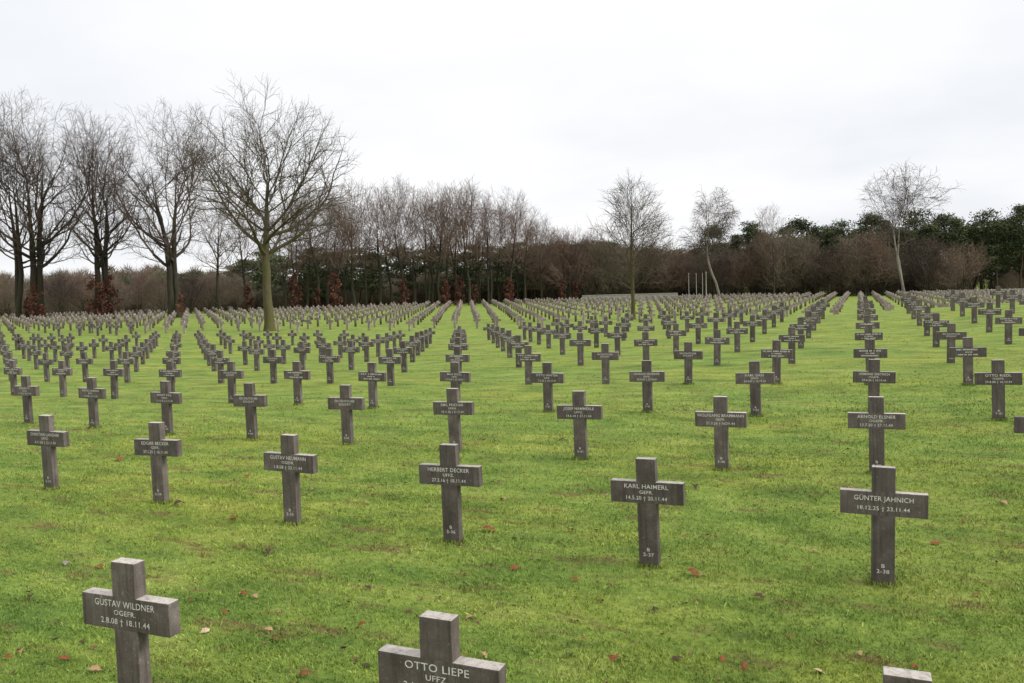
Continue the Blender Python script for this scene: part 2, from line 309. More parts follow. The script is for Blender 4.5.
# ------------------------------------------------------------------ the crosses
W2, T2, A2 = .091, .0425, .338      # half width of the post, half depth, half span of the bar
ZB, ZT, H = .59, .79, 1.0
def cross_outline():
    return [(-W2, -.25), (W2, -.25), (W2, ZB), (A2, ZB), (A2, ZT), (W2, ZT), (W2, H), (-W2, H), (-W2, ZT), (-A2, ZT), (-A2, ZB), (-W2, ZB)]
def cross_parts(bev=.006):
    bm = bmesh.new()
    pts = cross_outline(); n = len(pts)
    fr = [bm.verts.new((x, -T2, z)) for x, z in pts]; bk = [bm.verts.new((x, T2, z)) for x, z in pts]
    bm.faces.new(fr); bm.faces.new(bk[::-1])
    for k in range(n): bm.faces.new((fr[k], bk[k], bk[(k+1) % n], fr[(k+1) % n]))
    bmesh.ops.recalc_face_normals(bm, faces=bm.faces)
    if bev:
        ed = [e for e in bm.edges if e.is_convex]
        bmesh.ops.bevel(bm, geom=ed, offset=bev, segments=2, affect='EDGES', profile=.6)
    for z in (ZB, ZT):
        bmesh.ops.bisect_plane(bm, geom=list(bm.verts)+list(bm.edges)+list(bm.faces), plane_co=(0, 0, z+(1e-4 if z == ZB else -1e-4)), plane_no=(0, 0, 1))
    out = []
    for part in ('post', 'crossbar'):
        b2 = bm.copy()
        def isbar(f):
            c = f.calc_center_median(); return ZB-.0005 < c.z < ZT+.0005
        bmesh.ops.delete(b2, geom=[f for f in b2.faces if isbar(f) != (part == 'crossbar')], context='FACES')
        bmesh.ops.triangulate(b2, faces=[f for f in b2.faces if len(f.verts) > 4])
        out.append(bm_mesh(part, b2, M_STONE))
    bm.free(); return out
POST, BAR = cross_parts()
POST_LO, BAR_LO = cross_parts(0)
whole = bmesh.new(); whole.from_mesh(POST_LO); whole.from_mesh(BAR_LO)
bmesh.ops.remove_doubles(whole, verts=whole.verts, dist=1e-5)
CROSS_LO = bm_mesh('grave_cross', whole, M_STONE)
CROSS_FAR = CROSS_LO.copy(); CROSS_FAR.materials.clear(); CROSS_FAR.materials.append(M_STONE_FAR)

_tc = {}
def text_mesh(lines, z_of, y=-T2-.0012, res=3):
    """lines: (text, cap height, z centre, max width)"""
    key = str(lines)
    if key in _tc: return _tc[key]
    V = []; Fs = []
    for (t, cap, zc, wmax) in lines:
        cu = bpy.data.curves.new('t', 'FONT'); cu.body = t; cu.align_x = 'CENTER'; cu.size = cap/.70
        cu.resolution_u = res; cu.offset = cap*.006; cu.space_character = 1.06
        to = bpy.data.objects.new('t', cu); C.objects.link(to)
        bpy.context.view_layer.update()
        me = bpy.data.meshes.new_from_object(to)
        vs = np.array([v.co[:] for v in me.vertices]); 
        w = vs[:, 0].max()-vs[:, 0].min(); k = min(1.15, wmax/w)
        cx_ = (vs[:, 0].max()+vs[:, 0].min())/2
        o = len(V)
        for v in vs: V.append(((v[0]-cx_)*k, y, v[1]+zc-cap/2))
        for p in me.polygons: Fs.append([o+i for i in p.vertices])
        bpy.data.objects.remove(to); bpy.data.curves.remove(cu); bpy.data.meshes.remove(me)
    me = bpy.data.meshes.new('inscription'); me.from_pydata(V, [], Fs); me.materials.append(M_PAINT)
    _tc[key] = me; return me
def inscription(l1, l2, l3, w1=.46):
    w1 = w1*.93
    if not l3: return [('name_line', text_mesh([(l1, .037, .735, w1)], None)), ('rank_line', text_mesh([(l2, .037, .68, .24)], None))]
    if not l2: return [('name_line', text_mesh([(l1, .040, .735, w1)], None)), ('date_line', text_mesh([(l3, .033, .652, .40)], None))]
    return [('name_line', text_mesh([(l1, .039, .747, w1)], None)), ('rank_line', text_mesh([(l2, .030, .694, .2)], None)), ('date_line', text_mesh([(l3, .034, .640, .38)], None))]
def plot(a, b): return text_mesh([(a, .032, .165, .1), (b, .032, .118, .13)], None)
def faint(seed):
    """lettering worn and far: rows of short letter strokes"""
    r = random.Random(seed); V = []; F = []
    for zc, half, h in ((.747, r.uniform(.2, .29), .034), (.694, r.uniform(.07, .11), .026), (.642, r.uniform(.17, .2), .03)):
        x = -half
        while x < half:
            w = r.uniform(.008, .016)
            if r.random() < .86:
                k = len(V); hh = h*.5*r.uniform(.8, 1)
                V += [(x, -T2-.0012, zc-hh), (x+w, -T2-.0012, zc-hh), (x+w, -T2-.0012, zc+hh), (x, -T2-.0012, zc+hh)]; F.append((k, k+1, k+2, k+3))
            x += w+r.uniform(.006, .012)
    me = bpy.data.meshes.new('inscription'); me.from_pydata(V, [], F); me.materials.append(M_PAINT); return me
FAINT = [faint(s) for s in range(6)]
FPLOT = text_mesh([('B', .034, .165, .1), ('7-41', .034, .118, .13)], None, res=1)

WORDS = {
 (2, -1): ('GUSTAV WILDNER', 'OGEFR.', '2.8.08 † 18.11.44', .50), (1, -1): ('OTTO LIEPE', 'UFFZ.', '2.1.15 † 18.11.44', .40),
 (0, 0): ('GÜNTER JAHNICH', '', '18.12.25 † 23.11.44', .49), (1, 0): ('KARL HAIMERL', 'GEFR.', '14.5.20 † 20.11.44', .44),
 (2, 0): ('HERBERT DECKER', 'UFFZ.', '27.2.16 † 18.11.44', .50), (3, 0): ('GUSTAV NEUMANN', 'OGEFR.', '1.8.08 † 23.11.44', .52),
 (4, 0): ('EDGAR BECKER', 'GEFR.', '27.1.25 † 18.11.44', .46), (5, 0): ('CHRISTIAN LANGNER', 'UFFZ.', '4.11.05 † 22.11.44', .56),
 (0, 1): ('ARNOLD ELSNER', 'OGEFR.', '13.7.20 † 27.11.44', .48), (1, 1): ('WOLFGANG BRAMMANN', 'GEFR.', '21.3.26 † NOV.44', .66),
 (2, 1): ('JOSEF HAMMERLE', 'UFFZ.', '14.6.14 † 27.11.44', .50), (3, 1): ('EMIL PEICHAR', 'GREN.', '18.11.26 † 21.11.44', .42),
 (4, 1): ('EIN DEUTSCHER', 'SOLDAT', '', .42), (5, 1): ('EIN DEUTSCHER', 'SOLDAT', '', .42),
 (6, 1): ('ERNST KEIL', 'GREN.', '13.10.10 † 21.11.44', .42), (7, 1): ('MARTIN LOHMANN', 'GEFR.', '14.9.08 † 21.11.44', .50), (8, 1): ('WERNER OTT', 'GREN.', '3.1.25 † 20.11.44', .36),
 (-1, 2): ('OTTO RIEDL', 'OGEFR.', '23.8.08 † 18.10.44', .40), (0, 2): ('ARMAND DIETRICH', 'OGEFR.', '29.6.26 † 18.10.44', .52), (1, 2): ('KARL GASS', 'GREN.', '23.4.07 † 15.10.44', .36),
 (2, 2): ('OSWALD SCHREIER', 'GEFR.', '28.10.07 † 23.10.44', .54), (3, 2): ('OTTO WINTER', 'GEFR.', '7.2.22 † 24.10.44', .52), (4, 2): ('MAX ROOS', 'GEFR.', '11.9.20 † 25.10.44', .36),
 (2, 3): ('EIN DEUTSCHER', 'SOLDAT', '', .42),
}
ORD = ['first', 'second', 'third', 'fourth', 'fifth', 'sixth', 'seventh', 'eighth', 'ninth', 'tenth', 'eleventh', 'twelfth', 'thirteenth', 'fourteenth', 'fifteenth', 'sixteenth', 'seventeenth', 'eighteenth', 'nineteenth', 'twentieth']
def ordn(k):
    if k < 20: return ORD[k]
    k += 1; t = {2: 'twent', 3: 'thirt', 4: 'fort', 5: 'fift', 6: 'sixt'}[k//10]
    return t+'ieth' if k % 10 == 0 else t+'y-'+ORD[k % 10-1]
GROUP = 'stone grave crosses standing in rows on the lawn'
DATES = {(2, -1): 'dates 2.8.08 to 18.11.44', (1, -1): 'its foot out of frame', (0, 0): 'dates 18.12.25 to 23.11.44', (1, 0): 'dates 14.5.20 to 20.11.44', (2, 0): 'dates 27.2.16 to 18.11.44'}
cross_at = {}; stray = []
rows = {}
for (i, j) in list(GRID):
    if (i == 14 and j >= 4) or (i >= 14 and j <= 3 and (i, j) != (14, 3)) and j > 2: del GRID[(i, j)]
for (i, j), (x, y) in GRID.items():
    z = hz(x, y)+float(swell(x, y))
    u, v, dd = pix(x, y, z); ut, vt, _ = pix(x, y, z+1)
    vis = dd > 0 and -8 < ut < 1036 and vt < 690
    if vis: rows.setdefault(j, []).append((-u, i))
    cross_at[(i, j)] = (x, y, z, vis, dd)
rank = {}
for j, L in rows.items():
    L.sort()
    for k, (_, i) in enumerate(L): rank[(i, j)] = (k, len(L)-1-k)
n_single = 0
for (i, j), (x, y, z, vis, dd) in cross_at.items():
    tilt = (rnd.gauss(0, .012), rnd.gauss(0, .010), rnd.gauss(0, .02)-.0)
    if (i, j) == (4, 0): tilt = (.0, -.012, .03)
    if (i, j) == (2, 0): tilt = (.0, -.014, 0)
    if not vis:
        stray.append((x, y, z, tilt[2])); continue
    e = bpy.data.objects.new('grave_cross', None); C.objects.link(e); e.empty_display_size = .3
    if j == -1: tilt = (0, 0, tilt[2])
    e.location = (x, y, z); e.rotation_euler = tilt
    kr, kl = rank[(i, j)]
    pos = ordn(kr)+' from the right' if kr <= kl else ordn(kl)+' from the left'
    rowname = 'the front row' if j == -1 else 'the '+ordn(j+1)+' row from the front'
    side_ = 'left' if i >= 15 else 'main'
    look = 'dark stone cross'
    lab = look+', '+pos+' in '+rowname
    tag(e, lab, 'grave cross', GROUP)
    near = j < 5
    link('post', POST if near else POST_LO, e); link('crossbar', BAR if near else BAR_LO, e)
    if (i, j) in WORDS:
        w = WORDS[(i, j)]; ins = inscription(*w)
    elif j <= 4 and (i*7+j*3) % 5 == 0: ins = inscription('EIN DEUTSCHER', 'SOLDAT', '', .42)
    else: ins = [('inscription', FAINT[(i*5+j*11) % 6])]
    for nm_, me_ in ins: link(nm_, me_, e)
    if j <= 1: link('plot_number', plot('B', '%d-%d' % (j+2, 38-i) if j < 1 else '3-%d' % (39+i)), e)
    elif j <= 8: link('plot_number', FPLOT, e)
    n_single += 1
print('single near crosses', n_single)

# rear plots: same stones, beyond a grass ride
SX, SY = 1.97, 4.05
rear = []
for j in range(0, 40):
    for i in range(-60, 130):
        x = .27-i*SX; y = 49.6+j*SY
        x += .09*math.sin(i*3.7+j*2.9); y += .12*math.sin(i*2.3+j*5.1)
        dd = -S*x+Cc*y
        if dd < 20 or y < float(front_y(x, y)): continue
        b = (Cc*x+S*y)/dd
        if not -.74 < b < .74: continue
        dmax = float(np.interp(b, BU, DE))
        t3 = dd-dmax
        if b < (240-512)/FPX:
            if t3 > -5 and t3 < 8: continue           # the pale path before the last plot
            if t3 > 30: continue
        else:
            if t3 > -3+(6 if b > .2 else 0): continue
        if 104 < y < 108.5: continue
        z = hz(x, y); u, v, _ = pix(x, y, z)
        # stones never stand in a trunk
        rear.append((x, y, z, dd, u, j, i, t3))
room = 298-n_single
cand = sorted([r for r in rear if 0 <= r[4] <= 1024], key=lambda r: r[3])[:room]
pick = set((r[6], r[5]) for r in cand); nf = {}
for r in cand: nf.setdefault(r[5], []).append(r)
for k0, j in enumerate(sorted(nf)):
    L = sorted(nf[j], key=lambda r: -r[4])
    for k, r in enumerate(L):
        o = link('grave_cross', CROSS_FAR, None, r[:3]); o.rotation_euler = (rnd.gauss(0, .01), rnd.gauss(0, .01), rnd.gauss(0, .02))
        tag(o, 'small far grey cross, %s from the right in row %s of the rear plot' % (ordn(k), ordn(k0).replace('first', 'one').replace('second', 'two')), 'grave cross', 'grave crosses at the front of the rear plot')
cv = np.array([v.co[:] for v in CROSS_LO.vertices]); cf = [tuple(p.vertices) for p in CROSS_LO.polygons]
cv[:, 2] = np.maximum(cv[:, 2], -.1)
def crowd(name, P, label, mat=None):
    P = np.array(P); n = len(P)
    a = rs.normal(0, .02, n)+P[:, 3]; s = rs.uniform(.96, 1.04, n); ti = rs.normal(0, .012, n)
    ca, sa = np.cos(a)[:, None], np.sin(a)[:, None]
    X = cv[None, :, 0]*ca-cv[None, :, 1]*sa+P[:, 0:1]+cv[None, :, 2]*ti[:, None]; Y = cv[None, :, 0]*sa+cv[None, :, 1]*ca+P[:, 1:2]
    Z = cv[None, :, 2]*s[:, None]+P[:, 2:3]
    V = np.stack([X, Y, Z], -1).reshape(-1, 3)
    Fs = []
    for k in (3, 4):
        f = np.array([c for c in cf if len(c) == k])
        if len(f): Fs.append((f[None]+(np.arange(n)*len(cv))[:, None, None]).reshape(-1, k))
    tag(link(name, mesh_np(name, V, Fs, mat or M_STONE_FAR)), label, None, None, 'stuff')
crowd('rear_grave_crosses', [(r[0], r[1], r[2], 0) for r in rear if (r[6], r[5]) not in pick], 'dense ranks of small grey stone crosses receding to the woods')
if stray: crowd('outer_grave_crosses', stray, 'dark stone crosses of the same rows beyond the edges of the view', M_STONE)
print('rear crosses', len(rear))

# pale path across the lawn on the left
pb = np.linspace(-.95, -.335, 60); dl = np.interp(pb, BU, DE)
Vp = []
for b_, d_ in zip(pb, dl):
    for k in (0., 3.2):
        x, y = spot(b_, d_+k); Vp.append((x, y, hz(x, y)+.05))
ii = np.arange(len(pb)-1)*2
tag(link('path', mesh_np('path', Vp, np.stack([ii, ii+2, ii+3, ii+1], -1), M_PATH)), 'pale gravel path before the last plot', None, None, 'structure')

# ------------------------------------------------------------------ trees
def frusta(P0, P1, r0, r1, k):
    """tapered prisms for many branch segments at once"""
    P0 = np.asarray(P0, float); P1 = np.asarray(P1, float); n = len(P0)
    if n == 0: return np.zeros((0, 3)), np.zeros((0, 4), int)
    d = P1-P0; L = np.linalg.norm(d, axis=1, keepdims=True)+1e-9; d = d/L
    ref = np.where(np.abs(d[:, 2:3]) > .9, [[1., 0, 0]], [[0., 0, 1]])
    a = np.cross(d, ref); a /= np.linalg.norm(a, axis=1, keepdims=True); b = np.cross(d, a)
    t = np.arange(k)*2*np.pi/k
    ring = a[:, None]*np.cos(t)[None, :, None]+b[:, None]*np.sin(t)[None, :, None]
    A = P0[:, None]+ring*np.asarray(r0)[:, None, None]; B = (P1+d*np.asarray(r1)[:, None]*.4)[:, None]+ring*np.asarray(r1)[:, None, None]
    V = np.concatenate([A, B], 1).reshape(-1, 3)
    q = np.arange(k); f = np.stack([q, (q+1) % k, (q+1) % k+k, q+k], -1)
    F = (f[None]+(np.arange(n)*2*k)[:, None, None]).reshape(-1, 4)
    return V, F
def cat(parts):
    V = []; F = []; o = 0
    for v, f in parts:
        if len(v) == 0: continue
        V.append(v); F.append(f+o); o += len(v)
    return np.concatenate(V), np.concatenate(F)

def grow(seed, Ht, clear, prof, nl=18, a_lo=62, a_hi=22, trunk_r=.35, stems=((0, 0, 0, 0),), lean=0., wob=.035, curl=.10, sp=(.85, .5, .3), tw=.7, twr=.008, leader=.93, droop=0., kr=.56, spread=1., z_first=None):
    """a bare winter tree: trunk, rising limbs, branches, side shoots and twigs, each running until it leaves the crown's outline"""
    r = random.Random(seed); pz, pr = zip(*prof); zb = clear*.75
    def env(x, y, z):
        t = (z-zb)/(Ht-zb)
        if t > 1: return False
        R_ = np_interp(max(t, 0), pz, pr); return (x-lean*t*Ht)**2+y*y < R_*R_
    def np_interp(t, xs, ys):
        for k in range(1, len(xs)):
            if t <= xs[k]:
                f = (t-xs[k-1])/(xs[k]-xs[k-1]); return ys[k-1]*(1-f)+ys[k]*f
        return ys[-1]
    S0 = [[], []]; S1 = [[], []]; RA = [[], []]; RB = [[], []]
    def seg(kind, a, c, ra, rb):
        S0[kind].append(a); S1[kind].append(c); RA[kind].append(ra); RB[kind].append(rb)
    def norm(v):
        l = math.sqrt(v[0]**2+v[1]**2+v[2]**2)+1e-9; return (v[0]/l, v[1]/l, v[2]/l)
    def off(d, ang, az):
        ref = (0, 0, 1) if abs(d[2]) < .9 else (1, 0, 0)
        a = norm((d[1]*ref[2]-d[2]*ref[1], d[2]*ref[0]-d[0]*ref[2], d[0]*ref[1]-d[1]*ref[0]))
        c = (d[1]*a[2]-d[2]*a[1], d[2]*a[0]-d[0]*a[2], d[0]*a[1]-d[1]*a[0])
        s, q = math.sin(ang), math.cos(ang); u, v = math.cos(az)*s, math.sin(az)*s
        return norm((d[0]*q+a[0]*u+c[0]*v, d[1]*q+a[1]*u+c[1]*v, d[2]*q+a[2]*u+c[2]*v))
    def run(p, d, L, rad, lev):
        st = (.55, .42, .3, .26)[lev]; n = max(2, int(L/st)); st = L/n; pts = [p]; ds = [d]
        w_ = (.10, .16, .2, .24)[lev]; up = (curl, curl*1.0, curl*.8, curl*.4)[lev]-droop*(0, .6, 1.6, 3.2)[lev]*.1
        for k in range(n):
            d = norm((d[0]+r.gauss(0, w_), d[1]+r.gauss(0, w_), d[2]+r.gauss(0, w_*.8)+up))
            p = (p[0]+d[0]*st, p[1]+d[1]*st, p[2]+d[2]*st)
            pts.append(p); ds.append(d)
            if not env(*p) and k > 0:
                if lev < 2 or r.random() < .6: break
        m = len(pts)-1; tip = twr*(1.6, 1.3, 1.1, .6)[lev]
        rr = [rad*(1-k/m)**.85+tip*(k/m) for k in range(m+1)]
        for k in range(m): seg(1 if rr[k] < trunk_r*.3 else 0, pts[k], pts[k+1], rr[k], rr[k+1])
        if lev == 3: return
        Lr = m*st; dsp = sp[lev]; t = dsp*r.uniform(.5, 1.4)+(.1*Lr if lev == 0 else 0); az = r.uniform(0, 6.28)
        while t < Lr:
            k = min(int(t/st), m-1); f = t/st-k; q = tuple(pts[k][i]*(1-f)+pts[k+1][i]*f for i in range(3))
            az += math.pi*r.uniform(.75, 1.25)
            cd = off(ds[k+1], math.radians(r.uniform(28, 58)), az)
            if lev < 2 and cd[2] < -.1: cd = norm((cd[0], cd[1], cd[2]*.2+.1))
            rem = Lr-t
            cl = (rem*.5+1.1, rem*.5+.6, tw)[lev]*r.uniform(.6, 1.15)
            run(q, cd, cl, min(rr[k]*.62, (.075, .03, twr)[lev]), lev+1)
            t += dsp*r.uniform(.6, 1.4)
        if lev < 3: run(pts[-1], ds[-1], tw*1.2, rr[-1], 3)
    for (ox, oy, ax, ay) in stems:
        p = (ox, oy, -.3); top = Ht*leader*r.uniform(.95, 1); pts = [p]; dx, dy = ax, ay
        st = .5; bx_, by_ = 0., 0.
        while p[2] < top:
            f = max(p[2], 0)/Ht
            bx_ = bx_*.85+r.gauss(0, wob); by_ = by_*.85+r.gauss(0, wob)
            g1 = min(1.5, max(0, (f-.13)/.14))*(1 if f < .5 else .35)
            p = (p[0]+(dx*g1+lean+bx_)*st, p[1]+(dy*g1+by_)*st, p[2]+st); pts.append(p)
        m = len(pts)-1; nstem = len(stems)
        T_ = trunk_r*(1 if nstem == 1 else .78)
        def rt(z):
            t = max(z, 0)/top; return (T_*(1-.32*t/.45) if t < .45 else T_*.68*(1-(t-.45)/.55)**1.1+.012)*(1+.5*math.exp(-max(z+.3, 0)/.45))
        for k in range(m):
            seg(0 if rt(pts[k][2]) > trunk_r*.28 else 1, pts[k], pts[k+1], rt(pts[k][2]), rt(pts[k+1][2]))
        nn = max(5, int(nl/nstem)); az = r.uniform(0, 6.28)
        for q in range(nn):
            f = (q+r.uniform(.1, .9))/nn; z = clear+(top*.97-clear)*f**1.05; k = min(int((z+.3)/st), m-1)
            az += 2.4+r.gauss(0, .35)
            if nstem > 1 and r.random() < .75: az2 = math.atan2(oy+ay*9+.01, ox+ax*9+.01)+r.gauss(0, 1.1)
            else: az2 = az
            an = math.radians(a_lo+(a_hi-a_lo)*f+r.gauss(0, 6))
            d = (math.sin(an)*math.cos(az2), math.sin(an)*math.sin(az2), math.cos(an))
            run(pts[k], d, Ht*.62*spread, rt(z)*kr*r.uniform(.75, 1.15), 0)
    out = []
    for kd, sd in ((0, 9), (1, 3)):
        out.append(frusta(np.array(S0[kd]).reshape(-1, 3), np.array(S1[kd]).reshape(-1, 3), np.array(RA[kd]), np.array(RB[kd]), sd))
    return out[0], out[1], len(S0[1])

def tree_meshes(name, mt, mtw, **kw):
    t, c, n = grow(**kw); print(name, n)
    return mesh_np('trunk', t[0], t[1], mt, True), mesh_np('crown', c[0], c[1], mtw, False)
def plant(name, meshes, bear, dist, label, cat_, group=None, s=1., rz=0., tilt=(0, 0), sz=None):
    x, y = spot(bear, dist); z = hz(x, y)
    e = bpy.data.objects.new(name, None); C.objects.link(e); e.location = (x, y, z-.05); e.rotation_euler = (tilt[0], tilt[1], rz)
    e.scale = (s, s, sz or s); e.empty_display_size = 1
    tag(e, label, cat_, group)
    for nm, me in meshes: link(nm, me, e)
    return e
def tc(m): return [('trunk', m[0]), ('crown', m[1])]
def bu(u): return (u-512)/FPX

BROAD = [(0, .35), (.12, .72), (.35, 1.), (.6, .93), (.8, .7), (.93, .4), (1, .1)]
def pf(r, base=BROAD): return [(t, v*r) for t, v in base]
OAK = tree_meshes('oak', M_OAK, M_TWIG_OAK, seed=17, Ht=20.6, clear=6.4, prof=pf(8.4, [(0, .8), (.12, .96), (.3, 1.), (.5, .98), (.65, .9), (.8, .74), (.92, .52), (1, .3)]), nl=22, a_lo=72, a_hi=30, trunk_r=.44, twr=.0095, wob=.05, curl=.035, sp=(.8, .46, .31), tw=.7, leader=.74, kr=.62)
VASE = [(0, .62), (.2, .84), (.45, .98), (.7, 1), (.88, .82), (.96, .6), (1, .35)]
BE1 = tree_meshes('beech', M_BEECH, M_TWIG, seed=21, Ht=28.8, clear=6.5, prof=pf(7.8, VASE), nl=30, a_lo=78, a_hi=20, trunk_r=.62, twr=.011, curl=.05, sp=(1.1, .6, .4), tw=1., leader=.75, stems=((0, 0, -.12, .03), (.55, .1, .16, -.04)))
BE2 = tree_meshes('beech', M_BEECH, M_TWIG, seed=22, Ht=28.8, clear=7., prof=pf(6.6, [(0, .6), (.25, .82), (.5, .97), (.7, 1), (.88, .7), (1, .2)]), nl=22, a_lo=76, a_hi=20, trunk_r=.46, twr=.011, curl=.055, sp=(1.1, .6, .4), tw=1., leader=.8)
BE3 = tree_meshes('beech', M_BEECH, M_TWIG, seed=24, Ht=28.5, clear=7., prof=pf(6.2, VASE), nl=22, a_lo=74, a_hi=20, trunk_r=.5, twr=.011, curl=.05, sp=(1.1, .6, .4), tw=1., leader=.75, stems=((0, 0, -.1, 0), (.35, 0, .09, .06)))
BS = [tree_meshes('small_beech', M_BEECH, M_TWIG_AV, seed=30+k, Ht=20.5, clear=6.3, prof=pf(r_, [(0, .55), (.2, .85), (.5, 1.), (.75, .9), (.92, .6), (1, .2)]), nl=n_, a_lo=66, a_hi=18, trunk_r=.27, twr=.0125, curl=.055, sp=(.95, .6, .42), tw=1., leader=.8, stems=st)
      for k, (r_, st, n_) in enumerate(((4.8, ((0, 0, .02, 0),), 18), (4.8, ((0, 0, -.08, 0), (.3, 0, .12, .05)), 20), (5.4, ((0, 0, .05, .03),), 20), (4.3, ((0, 0, 0, .03), (.3, .2, -.14, .08)), 18)))]
LIME = tree_meshes('lime', M_OAK, M_TWIG_OAK, seed=41, Ht=12.3, clear=2.7, prof=pf(3.35, [(0, .7), (.15, .95), (.32, 1.), (.6, .84), (.8, .52), (.93, .26), (1, .08)]), nl=30, a_lo=60, a_hi=26, trunk_r=.2, twr=.0095, wob=.012, curl=.045, sp=(.5, .32, .23), tw=.5, leader=.95, kr=.36)
BI1 = tree_meshes('birch', M_BIRCH, M_TWIG, seed=51, Ht=16.3, clear=4.5, prof=pf(4.8, [(0, .4), (.2, .9), (.45, 1), (.7, .75), (.9, .5), (1, .25)]), nl=15, a_lo=62, a_hi=34, trunk_r=.2, twr=.015, lean=-.06, wob=.05, curl=.03, droop=.8, sp=(.7, .36, .25), tw=1.1, leader=.9, kr=.42)
BI2 = tree_meshes('birch', M_BIRCH, M_TWIG, seed=52, Ht=20., clear=7.5, prof=pf(6.5, [(0, .4), (.2, .85), (.5, 1), (.75, .92), (.92, .6), (1, .2)]), nl=20, a_lo=66, a_hi=24, trunk_r=.26, twr=.0145, wob=.06, curl=.04, droop=.5, sp=(.95, .5, .34), tw=1., leader=.72, stems=((0, 0, -.1, 0), (.3, 0, .12, .04)))
RTR = tree_meshes('red_tree', M_BEECH, M_TWIG_RED, seed=61, Ht=8.6, clear=1.5, prof=pf(6., [(0, .5), (.3, .95), (.55, 1), (.8, .75), (1, .3)]), nl=18, a_lo=66, a_hi=30, trunk_r=.18, twr=.012, curl=.05, sp=(.6, .45, .4), tw=.9, leader=.7)

HERD = 'bare trees standing beyond the graves'
def T(name, m, u, dd, label, cat_='tree', **kw): return plant(name, tc(m), bu(u), dd, label, cat_, HERD, **kw)
T('oak_tree', OAK, 270, 67.5, 'tall bare oak with green mossy trunk standing among the left graves', rz=.4, s=.94)
T('beech_tree', BE3, 20, 116, 'slim dark-trunked bare beech at the far left edge', rz=2.2, s=1.06)
T('beech_tree', BE1, 38, 116, 'large bare beech with red leaves at its foot, second from the left edge', rz=.2, s=1.08)
T('beech_tree', BE2, 100, 114, 'bare beech with reddish trunk, left one of the close pair', rz=1.1, s=.99)
T('beech_tree', BE3, 113, 116, 'bare forked beech, right one of the close pair with red leaves', rz=4.3, s=.97)
T('beech_tree', BE1, 178, 113, 'broad bare beech with thick double trunk left of the tall oak', rz=3.6, s=1.0)
T('beech_tree', BS[0], 221, 132, 'small bare tree with black trunk between the thick beech and the oak', rz=1, s=.97)
small = [(249, 134, 18.5), (297, 132, 19), (320, 134, 20), (337, 131, 18), (356, 136, 21), (382, 139, 20.5), (405, 136, 20.5), (428, 140, 20), (441, 137, 20), (458, 142, 20.5), (471, 138, 20), (490, 143, 19.5), (512, 140, 19.2), (527, 144, 17), (543, 148, 15), (566, 150, 13.5), (583, 152, 13), (600, 150, 13.5), (652, 152, 11), (775, 140, 15.6)]
wordy = ['left of the mossy oak trunk', 'first right of the oak trunk', 'second right of the oak trunk', 'third right of the oak trunk', 'fourth right of the oak trunk', 'fifth right of the oak', 'sixth right of the oak', 'seventh right of the oak', 'eighth right of the oak', 'ninth right of the oak', 'tenth right of the oak', 'eleventh right of the oak', 'twelfth right of the oak', 'at the falling right end of the row', 'low beside the end of the row', 'left of the lone lime, third away', 'left of the lone lime, second away', 'just left of the lone lime', 'just right of the lone lime', 'rising over the dark pines between the birches']
for k, ((u, dd, h_), w) in enumerate(zip(small, wordy)):
    T('beech_tree', BS[k % 4], u, dd, 'slender bare grey-brown tree '+w, s=h_/20.5, rz=k*1.7)
for k, (u, dd, h_) in enumerate([(286, 150, 18), (309, 154, 19.5), (329, 150, 18.5), (347, 155, 19.5), (368, 151, 19), (393, 156, 20), (416, 152, 19), (434, 157, 20), (449, 153, 19.5), (465, 158, 19.5), (481, 154, 18.5), (500, 158, 18.5), (519, 155, 17.5), (536, 159, 15.5), (556, 158, 14)]):
    T('beech_tree', BS[(k*3+1) % 4], u, dd, 'bare tree in the rear rank behind the avenue, %s from the left' % ordn(k), s=h_/20.5, rz=k*2.2+.5)
T('lime_tree', LIME, 634, 74, 'lone bare lime with straight yellow-green trunk and oval crown', rz=.7)
T('birch_tree', BI1, 721, 122, 'leaning wispy birch with drooping twigs right of the flagpoles', rz=YAW)
T('birch_tree', BI2, 905, 126, 'tall bare birch with pale crooked stem before the right pines', rz=2.0)
T('red_twigged_tree', RTR, 966, 140, 'low spreading reddish bare tree before the pines near right edge', rz=.4, s=.95)

# withered red-brown shoots round the beech trunks
def leafy(seed, h, r, n, size, prof=None, hollow=.3):
    g_ = np.random.default_rng(seed)
    nc = max(10, n//26); cz = g_.random(nc)**.9; th = g_.random(nc)*2*np.pi
    rr = r*np.interp(cz, [0, .15, .5, .8, 1], prof or [.5, .9, 1, .7, .2])*(hollow+(1-hollow)*g_.random(nc))
    cc = np.stack([rr*np.cos(th), rr*np.sin(th), cz*h+.15], -1)
    w = g_.integers(0, nc, n); P = cc[w]+g_.normal(0, 1, (n, 3))*np.array([r*.16, r*.16, h*.05])
    P[:, 2] = np.abs(P[:, 2])
    a = g_.normal(0, 1, (n, 3)); a /= np.linalg.norm(a, axis=1, keepdims=True)
    b = np.cross(a, g_.normal(0, 1, (n, 3))); b /= np.linalg.norm(b, axis=1, keepdims=True)
    s = size*g_.uniform(.6, 1.3, n)[:, None]
    V = np.stack([P-a*s, P+b*s*.6, P+a*s, P-b*s*.6], 1).reshape(-1, 3)
    F = np.arange(n*4).reshape(-1, 4)
    tone = np.clip(g_.normal(.45, .2, n)+(g_.random(nc)[w]-.5)*.5, 0, 1)
    stem = frusta(np.c_[np.zeros(5), np.zeros(5), np.zeros(5)], np.c_[g_.normal(0, r*.4, 5), g_.normal(0, r*.4, 5), np.full(5, h*.8)], np.full(5, .04), np.full(5, .01), 4)
    return mesh_np('leaves', V, F, M_RUST, False, np.repeat(tone, 4)), mesh_np('stem', stem[0], stem[1], M_BEECH)
SH = [leafy(70+k, h, r, n, .17) for k, (h, r, n) in enumerate(((6.2, 1.25, 900), (4.8, .95, 620), (3.4, .75, 400)))]
